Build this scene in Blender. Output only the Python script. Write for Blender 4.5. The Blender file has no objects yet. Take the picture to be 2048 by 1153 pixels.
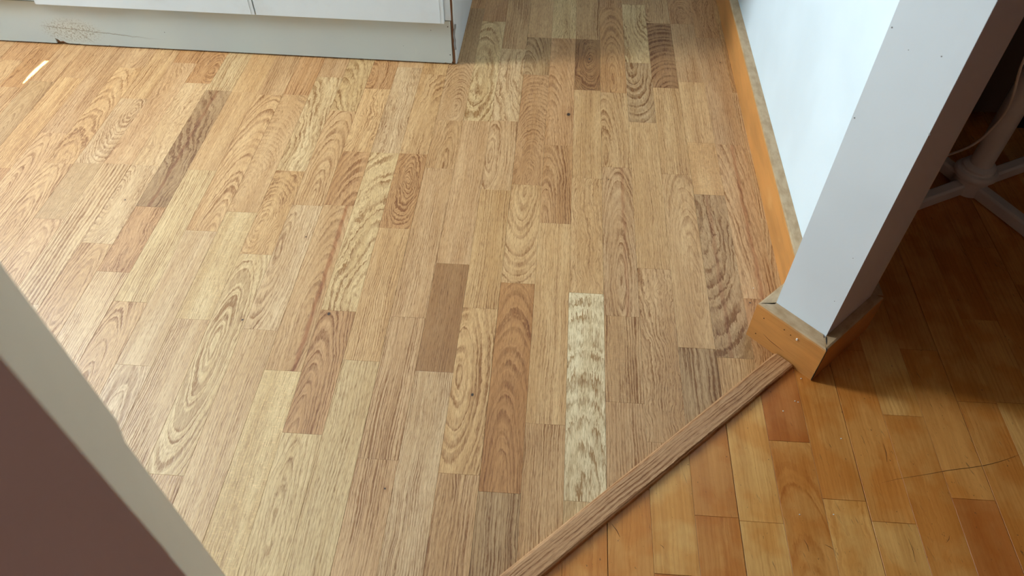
import bpy, bmesh, math, random
from mathutils import Vector, Matrix
C = bpy.context.scene
COL = C.collection
random.seed(7)
PI = math.pi

# ------------------------------------------------------------------ camera
CAM = Vector((0.22974, 0.0, 1.1156))
F_PX = 1491.04
R_ = Vector((0.997532, 0.07019, 0.001578))
U_ = Vector((-0.053367, 0.743463, 0.666644))
D_ = Vector((-0.045619, 0.665083, -0.745375))
cd = bpy.data.cameras.new('camera'); cam = bpy.data.objects.new('camera', cd); COL.objects.link(cam)
cd.sensor_width = 36; cd.lens = F_PX / 2048 * 36; cd.clip_start = 0.02
M = Matrix((R_, U_, -D_)).transposed().to_4x4(); M.translation = CAM
cam.matrix_world = M
cd.dof.use_dof = True; cd.dof.focus_distance = 1.45; cd.dof.aperture_fstop = 8.0
C.camera = cam
# ------------------------------------------------------------------ world, sun, window light, exposure
w = bpy.data.worlds.new('world'); C.world = w; w.use_nodes = True
bg = w.node_tree.nodes['Background']; bg.inputs[0].default_value = (0.62, 0.78, 1, 1); bg.inputs[1].default_value = 1.5
def area(name, loc, rot, sx, sy, power, colr):
    l = bpy.data.lights.new(name, 'AREA'); l.shape = 'RECTANGLE'; l.size = sx; l.size_y = sy
    l.energy = power; l.color = colr
    o = bpy.data.objects.new(name, l); COL.objects.link(o); o.location = loc; o.rotation_euler = rot
    return o
WIN = (1.22, 1.68, 0.85, 2.15)      # window opening in the left wall: y0 y1 z0 z1
area('window_daylight', (-1.98, (WIN[0]+WIN[1])/2, (WIN[2]+WIN[3])/2), (0, -PI/2, 0), WIN[3]-WIN[2]-.06, WIN[1]-WIN[0]-.06, 75, (0.83, 0.94, 1.0))
area('room_fill_light', (0.45, -1.47, 1.0), (-PI/2, 0, 0), .7, .7, 12.0, (1.0, 0.75, 0.60))   # fill light added behind the camera to brighten the near wall and dark room
sl = bpy.data.lights.new('sun', 'SUN'); sl.energy = 60; sl.angle = math.radians(.12); sl.color = (1, .95, .84)
so = bpy.data.objects.new('sun', sl); COL.objects.link(so)
SUN = Vector((0, -0.25, 1)).normalized()
so.rotation_euler = SUN.to_track_quat('Z', 'Y').to_euler(); so.location = (0, 0, 6)
C.view_settings.view_transform = 'Standard'; C.view_settings.look = 'None'
C.view_settings.gamma = 1; C.view_settings.use_curve_mapping = False
C.view_settings.exposure = 0.0
C.cycles.max_bounces = 10; C.cycles.diffuse_bounces = 6

# ------------------------------------------------------------------ helpers
def s2l(c):
    return tuple(((v/255)/12.92 if v/255 <= .04045 else ((v/255+.055)/1.055)**2.4) for v in c)
def link(name, me, mat=None, parent=None):
    o = bpy.data.objects.new(name, me); COL.objects.link(o)
    if mat: me.materials.append(mat)
    if parent: o.parent = parent
    return o
def empty(name, loc=(0, 0, 0), rz=0):
    o = bpy.data.objects.new(name, None); COL.objects.link(o); o.location = loc; o.rotation_euler = (0, 0, rz)
    o.empty_display_size = .05
    return o
def tag(o, label=None, cat=None, group=None, kind=None):
    if label: o['label'] = label
    if cat: o['category'] = cat
    if group: o['group'] = group
    if kind: o['kind'] = kind
    return o
def finish(bm, name, mat, parent=None, bevel=0, segs=1, smooth=False):
    if bevel: bmesh.ops.bevel(bm, geom=[e for e in bm.edges if e.calc_face_angle(0) > .5], offset=bevel, segments=segs, affect='EDGES', profile=.5, clamp_overlap=True)
    bmesh.ops.recalc_face_normals(bm, faces=bm.faces)
    me = bpy.data.meshes.new(name); bm.to_mesh(me); bm.free()
    if smooth:
        for p in me.polygons: p.use_smooth = True
        me.set_sharp_from_angle(angle=math.radians(35))
    return link(name, me, mat, parent)
def prism_bm(poly, z0, z1, bm=None):
    bm = bm or bmesh.new()
    a = [bm.verts.new((x, y, z0)) for x, y in poly]; b = [bm.verts.new((x, y, z1)) for x, y in poly]
    n = len(poly)
    bm.faces.new(a[::-1]); bm.faces.new(b)
    for i in range(n): bm.faces.new((a[i], a[(i+1) % n], b[(i+1) % n], b[i]))
    return bm
def box_bm(x0, x1, y0, y1, z0, z1, bm=None):
    return prism_bm([(x0, y0), (x1, y0), (x1, y1), (x0, y1)], z0, z1, bm)
def box(name, x0, x1, y0, y1, z0, z1, mat, parent=None, bevel=0, segs=1):
    return finish(box_bm(x0, x1, y0, y1, z0, z1), name, mat, parent, bevel, segs)
def area2(p): return .5*sum(p[i][0]*p[(i+1) % len(p)][1]-p[(i+1) % len(p)][0]*p[i][1] for i in range(len(p)))
def clip(poly, n, d):       # keep n.p <= d
    out = []
    for i in range(len(poly)):
        a, b = poly[i], poly[(i+1) % len(poly)]
        da = n[0]*a[0]+n[1]*a[1]-d; db = n[0]*b[0]+n[1]*b[1]-d
        if da <= 0: out.append(a)
        if (da < 0) != (db < 0) and da != db:
            t = da/(da-db); out.append((a[0]+(b[0]-a[0])*t, a[1]+(b[1]-a[1])*t))
    q = []
    for p in out:
        if not q or abs(p[0]-q[-1][0])+abs(p[1]-q[-1][1]) > 1e-5: q.append(p)
    if len(q) > 1 and abs(q[0][0]-q[-1][0])+abs(q[0][1]-q[-1][1]) < 1e-5: q.pop()
    return q
def floor_pt(px, py, z=0):   # used only to survey the plan positions of joints and knots
    d = D_*F_PX + R_*(px-1024) - U_*(py-576.5)
    t = (z-CAM.z)/d.z
    return CAM.x+d.x*t, CAM.y+d.y*t

# ------------------------------------------------------------------ node helpers
class NT:
    def __init__(s, name):
        s.m = bpy.data.materials.new(name); s.m.use_nodes = True; s.t = s.m.node_tree
        s.b = s.t.nodes['Principled BSDF']
    def n(s, typ, **k):
        x = s.t.nodes.new(typ)
        for a, v in k.items(): setattr(x, a, v)
        return x
    def l(s, a, b): s.t.links.new(a, b)
    def inp(s, sock, v):
        if hasattr(v, 'is_output') or isinstance(v, bpy.types.NodeSocket): s.l(v, sock)
        else: sock.default_value = v
    def math(s, op, a, b=None, c=None, clamp=False):
        x = s.n('ShaderNodeMath', operation=op, use_clamp=clamp)
        s.inp(x.inputs[0], a)
        if b is not None: s.inp(x.inputs[1], b)
        if c is not None: s.inp(x.inputs[2], c)
        return x.outputs[0]
    def attr(s, name):
        x = s.n('ShaderNodeAttribute', attribute_type='GEOMETRY', attribute_name=name)
        return x
    def sep(s, v):
        x = s.n('ShaderNodeSeparateXYZ'); s.l(v, x.inputs[0]); return x.outputs
    def comb(s, a, b, c=0.0):
        x = s.n('ShaderNodeCombineXYZ')
        for i, v in enumerate((a, b, c)): s.inp(x.inputs[i], v)
        return x.outputs[0]
    def noise(s, vec, scale=1.0, detail=2.0, rough=.5, dist=0.0):
        x = s.n('ShaderNodeTexNoise'); s.l(vec, x.inputs['Vector']); x.inputs['Scale'].default_value = scale
        x.inputs['Detail'].default_value = detail; x.inputs['Roughness'].default_value = rough; x.inputs['Distortion'].default_value = dist
        return x.outputs['Fac']
    def smooth(s, v, a, b, lo=0.0, hi=1.0):
        x = s.n('ShaderNodeMapRange', interpolation_type='SMOOTHSTEP')
        s.inp(x.inputs['Value'], v)
        for k, q in (('From Min', a), ('From Max', b), ('To Min', lo), ('To Max', hi)): s.inp(x.inputs[k], q)
        return x.outputs[0]
    def mix(s, f, a, b, typ='MIX'):
        x = s.n('ShaderNodeMix', data_type='RGBA', blend_type=typ)
        s.inp(x.inputs[0], f); s.inp(x.inputs[6], a); s.inp(x.inputs[7], b)
        return x.outputs[2]
    def bump(s, h, strength, dist=.001):
        x = s.n('ShaderNodeBump'); x.inputs['Strength'].default_value = strength; x.inputs['Distance'].default_value = dist
        s.l(h, x.inputs['Height']); s.l(x.outputs[0], s.b.inputs['Normal'])
def rgb(c): return (*s2l(c), 1)

def wood_material(name, kind='oak'):
    """grain built from plank-local coordinates (u across, v along) and per-plank constants."""
    N = NT(name)
    uv = N.sep(N.attr('plank_uv').outputs['Vector']); u, v = uv[0], uv[1]
    g1 = N.sep(N.attr('ring').outputs['Vector'])      # u0, v0, offset
    g2 = N.sep(N.attr('freq').outputs['Vector'])      # fx, fy, waviness
    g3 = N.sep(N.attr('look').outputs['Vector'])      # seed, line strength, fleck
    kn = N.sep(N.attr('knot').outputs['Vector'])      # ku, kv, r
    st = N.sep(N.attr('streak').outputs['Vector'])    # su, slope, strength
    base = N.attr('tint').outputs['Color']
    seed = g3[0]
    m = N.math
    w1 = m('SUBTRACT', N.noise(N.comb(m('MULTIPLY', u, 14), m('MULTIPLY', v, 5), seed), 1, 2), .5)
    w2 = m('SUBTRACT', N.noise(N.comb(m('MULTIPLY', u, 55), m('MULTIPLY', v, 22), m('ADD', seed, 4)), 1, 2), .5)
    w3 = m('SUBTRACT', N.noise(N.comb(m('MULTIPLY', u, 260), m('MULTIPLY', v, 85), m('ADD', seed, 9)), 1, 2, .6), .5)
    uu = m('ADD', u, m('MULTIPLY', w1, m('MULTIPLY', g2[2], .05)))
    uu = m('ADD', uu, m('MULTIPLY', w2, m('MULTIPLY', g2[2], .016)))
    du = m('MULTIPLY', m('SUBTRACT', uu, g1[0]), g2[0])
    dv = m('MULTIPLY', m('SUBTRACT', v, g1[1]), g2[1])
    r = m('SQRT', m('ADD', m('ADD', m('MULTIPLY', du, du), m('MULTIPLY', dv, dv)), g1[2]))
    ph = m('ADD', r, m('MULTIPLY', w3, m('ADD', .25, m('MULTIPLY', g2[2], .5))))
    ir = m('SUBTRACT', N.noise(N.comb(m('MULTIPLY', r, .55), seed, 0.0), 1, 2, .6), .5)
    ph = m('ADD', ph, m('MULTIPLY', ir, 2.6))
    jn = m('SUBTRACT', N.noise(N.comb(m('MULTIPLY', u, 330), m('MULTIPLY', v, 24), m('ADD', seed, 12)), 1, 2, .5), .5)
    ph = m('ADD', ph, m('MULTIPLY', jn, m('MULTIPLY', uv[2], 3.2)))
    t = m('FRACT', ph)
    ring = m('MULTIPLY', N.smooth(t, .35, .82), N.smooth(t, .86, 1.0, 1.0, 0.0))
    # secondary fine rings (straight grain lines between the strong ones)
    t2 = m('FRACT', m('MULTIPLY', ph, 2.37)); ring2 = m('MULTIPLY', N.smooth(t2, .2, .7), N.smooth(t2, .75, 1.0, 1.0, 0.0))
    brk = N.noise(N.comb(m('MULTIPLY', u, 420), m('MULTIPLY', v, 46), seed), 1, 2, .65)
    vary = N.noise(N.comb(m('MULTIPLY', u, 40), m('MULTIPLY', v, 6), m('ADD', seed, 2)), 1, 2)
    ls = m('MULTIPLY', g3[1], N.smooth(vary, .3, .68, .35, 1.25))
    ring = m('MULTIPLY', m('ADD', ring, m('MULTIPLY', ring2, .4)), N.smooth(brk, .3, .62, .55, 1.1))
    lines = m('MULTIPLY', ring, ls)
    # pores: short dark dashes along the grain
    po = N.noise(N.comb(m('MULTIPLY', uu, 900), m('MULTIPLY', v, 55), m('ADD', seed, 17)), 1, 3, .6)
    pores = N.smooth(po, .50, .68, 0, .75 if kind != 'maple' else .2)
    pale = N.smooth(po, .30, .46, .75 if kind != 'maple' else .25, 0)
    # medullary flecks across the grain
    fl = N.noise(N.comb(m('MULTIPLY', u, 130), m('MULTIPLY', v, 330), m('ADD', seed, 31)), 1, 2, .6, .6)
    fleck = m('MULTIPLY', N.smooth(fl, .52, .66), g3[2])
    tone = N.noise(N.comb(m('MULTIPLY', u, 30), m('MULTIPLY', v, 3.2), m('ADD', seed, 50)), 1, 2)
    tone2 = N.noise(N.comb(m('MULTIPLY', u, 260), m('MULTIPLY', v, 5), m('ADD', seed, 51)), 1, 1)
    if kind == 'maple':
        line_c, pore_c, light_c = (.66, .47, .28, 1), (.72, .58, .42, 1), (1.12, 1.10, 1.06, 1)
    else:
        line_c, pore_c, light_c = (.46, .32, .19, 1), (.54, .43, .31, 1), (1.18, 1.21, 1.27, 1)
    col = N.mix(N.smooth(tone, .3, .7), N.mix(1.0, base, (.93, .88, .82, 1), 'MULTIPLY'), N.mix(1.0, base, (1.07, 1.09, 1.12, 1), 'MULTIPLY'))
    col = N.mix(N.smooth(tone2, .35, .7, 0, .5), col, N.mix(1.0, col, (.86, .80, .72, 1), 'MULTIPLY'))
    col = N.mix(pale, col, N.mix(1.0, col, light_c, 'MULTIPLY'))
    col = N.mix(pores, col, N.mix(1.0, col, pore_c, 'MULTIPLY'))
    col = N.mix(fleck, col, N.mix(1.0, col, (1.25, 1.27, 1.3, 1), 'MULTIPLY'))
    lf = m('MULTIPLY', lines, 1.0, clamp=True)
    col = N.mix(lf, col, N.mix(1.0, col, line_c, 'MULTIPLY'))
    # mineral streak running along the plank
    sd = m('ABSOLUTE', m('SUBTRACT', m('ADD', u, m('MULTIPLY', w2, .012)), m('ADD', st[0], m('MULTIPLY', v, st[1]))))
    sm = m('MULTIPLY', N.smooth(sd, .0012, .0065, 1, 0), st[2])
    col = N.mix(sm, col, N.mix(1.0, col, (.70, .48, .36, 1), 'MULTIPLY'))
    # knot
    ku = m('SUBTRACT', u, kn[0]); kv = m('MULTIPLY', m('SUBTRACT', v, kn[1]), .75)
    kd = m('SQRT', m('ADD', m('MULTIPLY', ku, ku), m('MULTIPLY', kv, kv)))
    kd = m('ADD', kd, m('MULTIPLY', w3, .0025))
    km = N.smooth(kd, m('MULTIPLY', kn[2], .6), m('MULTIPLY', kn[2], 1.25), 1, 0)
    kh = N.smooth(kd, kn[2], m('MULTIPLY', kn[2], 6), .38, 0)
    kh = m('MULTIPLY', kh, m('GREATER_THAN', kn[2], .0001)); km = m('MULTIPLY', km, m('GREATER_THAN', kn[2], .0001))
    col = N.mix(kh, col, N.mix(1.0, col, (.62, .46, .32, 1), 'MULTIPLY'))
    col = N.mix(km, col, (.045, .022, .012, 1))
    if kind == 'maple':
        bl = N.noise(N.comb(m('MULTIPLY', u, 14), m('MULTIPLY', v, 12), m('ADD', seed, 70)), 1, 3, .55)
        col = N.mix(N.smooth(bl, .40, .62, 0, .85), col, N.mix(1.0, col, (.88, .70, .48, 1), 'MULTIPLY'))
        sp = N.noise(N.comb(m('MULTIPLY', u, 190), m('MULTIPLY', v, 120), m('ADD', seed, 90)), 1, 2, .6)
        col = N.mix(N.smooth(sp, .70, .76, 0, .75), col, (.10, .05, .02, 1))
        sc = N.noise(N.comb(m('MULTIPLY', m('ADD', u, m('MULTIPLY', v, .25)), 420), m('MULTIPLY', v, 36), m('ADD', seed, 95)), 1, 2, .6)
        wear = N.noise(N.comb(m('MULTIPLY', u, 9), m('MULTIPLY', v, 9), m('ADD', seed, 96)), 1, 2)
        col = N.mix(m('MULTIPLY', N.smooth(sc, .66, .74), N.smooth(wear, .45, .6, 0, .7)), col, (.13, .065, .025, 1))
    N.l(col, N.b.inputs['Base Color'])
    if kind == 'maple':
        N.l(N.smooth(tone, .3, .7, .30, .42), N.b.inputs['Roughness'])
        N.b.inputs['Specular IOR Level'].default_value = .4
    else:
        N.l(m('ADD', N.smooth(tone, .3, .7, .36, .43), m('MULTIPLY', lf, .12)), N.b.inputs['Roughness'])
    N.bump(m('ADD', m('MULTIPLY', lf, -1), m('MULTIPLY', po, -.8)), .22 if kind != 'maple' else .08, .0006)
    return N.m
OAK = wood_material('oak')
MAPLE = wood_material('maple', 'maple')

def paint(name, c, rough=.5, bump=.1, scale=120, dirt=0.0, dirt_c=(150, 130, 100)):
    N = NT(name)
    tc = N.n('ShaderNodeTexCoord').outputs['Object']
    n1 = N.noise(tc, 3.5, 3); n2 = N.noise(tc, scale, 3)
    col = N.mix(N.smooth(n1, .35, .7, 0, 1), rgb(c), rgb(tuple(v*.965 for v in c)))
    if dirt:
        n3 = N.noise(tc, 11, 4, .65)
        col = N.mix(N.smooth(n3, .5, .75, 0, dirt), col, rgb(dirt_c))
    N.l(col, N.b.inputs['Base Color']); N.b.inputs['Roughness'].default_value = rough
    N.bump(N.math('ADD', n2, N.math('MULTIPLY', n1, 2)), bump, .002)
    return N.m
WALL = paint('wall_paint', (226, 238, 244), .55, .12, 60)
WALLEND = paint('wall_end_paint', (228, 237, 242), .55, .14, 45)
JAMB = paint('jamb_paint', (238, 226, 204), .5, .06, 40)
ROOMWALL = paint('room_wall_paint', (206, 202, 212), .6, .08, 60)
ROOMLOWBOUNCE = paint('low_bounce_wall_paint', (128, 112, 104), .6, .08, 60)  # darker version of the room paint on unseen walls, to cut bounced light
CEIL = paint('ceiling_paint', (196, 196, 192), .8, .05, 40)
CABW = paint('cabinet_paint', (220, 226, 228), .35, .06, 90, .08)
MAUVE = paint('mauve_wall_paint', (228, 222, 236), .6, .04, 60)
DARK = paint('dark_void', (20, 14, 10), .9, .0, 20)
DARKWOOD = paint('dark_wood', (84, 70, 62), .55, .08, 90)
METAL = paint('cream_painted_metal', (216, 212, 208), .32, .10, 160, .12, (150, 140, 130))
BLACK = paint('black_rubber', (12, 12, 13), .5, .05, 60)
RAW = paint('raw_chipboard', (126, 84, 52), .8, .4, 300, .5, (80, 50, 30))
CAULK = paint('grey_caulk', (128, 130, 130), .5, .2, 90)
CORD = paint('cord_plastic', (236, 228, 216), .4, .0, 60)
COUNTER = paint('worktop_laminate', (178, 172, 160), .35, .03, 200)
FRAMEW = paint('window_paint', (235, 235, 232), .4, .03, 80)
DEB = paint('debris', (196, 150, 100), .8, .1, 300)
DEBW = paint('plaster_crumb', (235, 230, 220), .8, .1, 300)
SCR = paint('scratch_dark', (66, 36, 16), .8, .0, 80)

def kick_material():
    N = NT('kick_board_paint')
    tc = N.n('ShaderNodeTexCoord').outputs['Object']; xyz = N.sep(tc)
    x, z = xyz[0], xyz[2]
    n1 = N.noise(tc, 4, 3)
    col = N.mix(N.smooth(n1, .35, .7), rgb((192, 197, 190)), rgb((186, 193, 189)))
    # warmer tone towards the top, an old wear patch with speckles, and a long crack
    toptone = N.smooth(z, .06, .125, 0, .42)
    col = N.mix(N.math('MULTIPLY', toptone, N.smooth(N.noise(tc, 6, 3), .3, .65)), col, rgb((196, 184, 158)))
    m = N.math
    px = m('DIVIDE', m('SUBTRACT', x, -1.07), .085); pz = m('DIVIDE', m('SUBTRACT', z, .045), .036)
    mask = N.smooth(m('SQRT', m('ADD', m('MULTIPLY', px, px), m('MULTIPLY', pz, pz))), .45, 1.25, 1, 0)
    sp = N.noise(N.comb(m('MULTIPLY', x, 1.3), 0.0, z), 170, 3, .7)
    col = N.mix(m('MULTIPLY', mask, N.smooth(sp, .50, .60, 0, .9)), col, rgb((112, 100, 78)))
    col = N.mix(m('MULTIPLY', mask, .25), col, rgb((206, 196, 172)))
    wz = m('ADD', z, m('MULTIPLY', m('SUBTRACT', N.noise(N.comb(x, 0.0, 0.0), 45, 3), .5), .012))
    cz = m('ADD', .0555, m('MULTIPLY', m('ADD', x, 1.14), -.075))
    ck = N.smooth(m('ABSOLUTE', m('SUBTRACT', wz, cz)), .0004, .0013, 1, 0)
    ck = m('MULTIPLY', ck, m('MULTIPLY', N.smooth(x, -1.16, -1.13), N.smooth(x, -.95, -.80, 1, 0)))
    col = N.mix(m('MULTIPLY', ck, .8), col, rgb((118, 102, 78)))
    cz2 = m('ADD', .052, m('MULTIPLY', m('ADD', x, 1.06), -1.0))
    ck2 = N.smooth(m('ABSOLUTE', m('SUBTRACT', wz, cz2)), .0005, .0016, 1, 0)
    ck2 = m('MULTIPLY', ck2, m('MULTIPLY', N.smooth(x, -1.062, -1.058), N.smooth(x, -1.03, -1.015, 1, 0)))
    col = N.mix(m('MULTIPLY', ck2, .7), col, rgb((118, 102, 78)))
    sp2 = N.noise(tc, 60, 2, .5)
    col = N.mix(N.smooth(sp2, .76, .79, 0, .6), col, rgb((120, 105, 80)))
    N.l(col, N.b.inputs['Base Color']); N.b.inputs['Roughness'].default_value = .45
    N.bump(N.math('ADD', N.noise(tc, 70, 3), m('MULTIPLY', ck, -2)), .12, .001)
    return N.m
KICK = kick_material()

def base_material(name, front=(206, 142, 76), rough=.3):
    """varnished maple skirting: orange varnish on the face, worn bare wood on top"""
    N = NT(name)
    tc = N.n('ShaderNodeTexCoord').outputs['Object']; geo = N.n('ShaderNodeNewGeometry').outputs['Normal']
    p = N.sep(N.attr('plank_uv').outputs['Vector'])
    n1 = N.noise(N.comb(N.math('MULTIPLY', p[0], 5), N.math('MULTIPLY', p[1], 22), 0.0), 1, 3, .55)
    n2 = N.noise(N.comb(N.math('MULTIPLY', p[0], 14), N.math('MULTIPLY', p[1], 420), 3.0), 1, 3, .6)
    n3 = N.noise(N.comb(N.math('MULTIPLY', p[0], 9), N.math('MULTIPLY', p[1], 16), 8.0), 1, 3, .6)
    col = N.mix(N.smooth(n1, .3, .7), rgb(tuple(v*.92 for v in front)), rgb(tuple(min(255, v*1.05) for v in front)))
    col = N.mix(N.smooth(n2, .45, .75, 0, .4), col, N.mix(1.0, col, (.78, .66, .5, 1), 'MULTIPLY'))
    col = N.mix(N.smooth(n3, .6, .74, 0, .45), col, rgb((232, 176, 108)))
    top = N.smooth(N.math('ADD', N.sep(geo)[2], N.math('MULTIPLY', N.math('SUBTRACT', n3, .5), .35)), .22, .6)
    nt = N.noise(N.comb(N.math('MULTIPLY', p[0], 30), N.math('MULTIPLY', p[1], 60), 5.0), 1, 3, .6)
    tcol = N.mix(N.smooth(nt, .35, .7), rgb((190, 160, 124)), rgb((168, 136, 98)))
    col = N.mix(top, col, tcol)
    N.l(col, N.b.inputs['Base Color']); N.b.inputs['Roughness'].default_value = rough
    N.bump(N.math('ADD', n2, n3), .08, .001)
    return N.m
BASEB = base_material('skirting_varnish')

# ------------------------------------------------------------------ planks
W = .069
TH_D = Vector((.729, .684)); TH_N = Vector((.684, -.729))      # threshold direction and its normal (towards the maple side)
TH_C = TH_N.dot(Vector((.659, .864))) + .020                    # centre line offset
def plank(name, poly, mat, parent, tint, ring, freq, look, knot=(0, 0, 0), streak=(0, 0, 0), ctr=0, jag=0, z=0, th=.012, bev=.0005):
    if len(poly) < 3 or abs(area2(poly)) < 2e-4: return None
    if area2(poly) < 0: poly = poly[::-1]
    n = len(poly)
    # inset top edge a little for a tiny bevel
    cx = sum(p[0] for p in poly)/n; cy = sum(p[1] for p in poly)/n
    vs = []
    for zz, k in ((z-th, 0), (z-bev, 0), (z, 1)):
        for i in range(n):
            p = Vector(poly[i]); a = (Vector(poly[i-1])-p).normalized(); b = (Vector(poly[(i+1) % n])-p).normalized()
            s = max(.3, abs(a.x*b.y-a.y*b.x))
            q = p + (a+b)*(bev/s)*k
            vs.append((q.x, q.y, zz))
    fs = [tuple(range(2*n, 3*n))]
    for L in (0, 1):
        for i in range(n):
            j = (i+1) % n; fs.append((L*n+i, L*n+j, (L+1)*n+j, (L+1)*n+i))
    me = bpy.data.meshes.new(name); me.from_pydata(vs, [], fs)
    def va(nm, vals):
        a = me.attributes.new(nm, 'FLOAT_VECTOR', 'POINT')
        a.data.foreach_set('vector', [c for v in vals for c in v])
    va('plank_uv', [(v[0]-ctr, v[1], jag) for v in vs])
    for nm, val in (('ring', ring), ('freq', freq), ('look', look), ('knot', knot), ('streak', streak)):
        va(nm, [val]*len(vs))
    a = me.attributes.new('tint', 'FLOAT_COLOR', 'POINT'); t = (*s2l(tint), 1)
    a.data.foreach_set('color', [c for _ in vs for c in t])
    return link(name, me, mat, parent)

def _cm(c, k=.62):
    m_ = (203, 160, 113)
    return tuple(m_[i]+(c[i]-m_[i])*k for i in range(3))
TINT = {'P': (211, 175, 136), 'M': (200, 157, 114), 'T': (206, 162, 114), 'R': (190, 138, 92), 'D': (164, 118, 74),
        'G': (172, 137, 99), 'Y': (212, 179, 134), 'W': (226, 202, 166), 'B': (174, 136, 96), 'E': (180, 128, 80)}
for _k in 'PMTRGY': TINT[_k] = _cm(TINT[_k], .62 if _k in 'RG' else .75)
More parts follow.
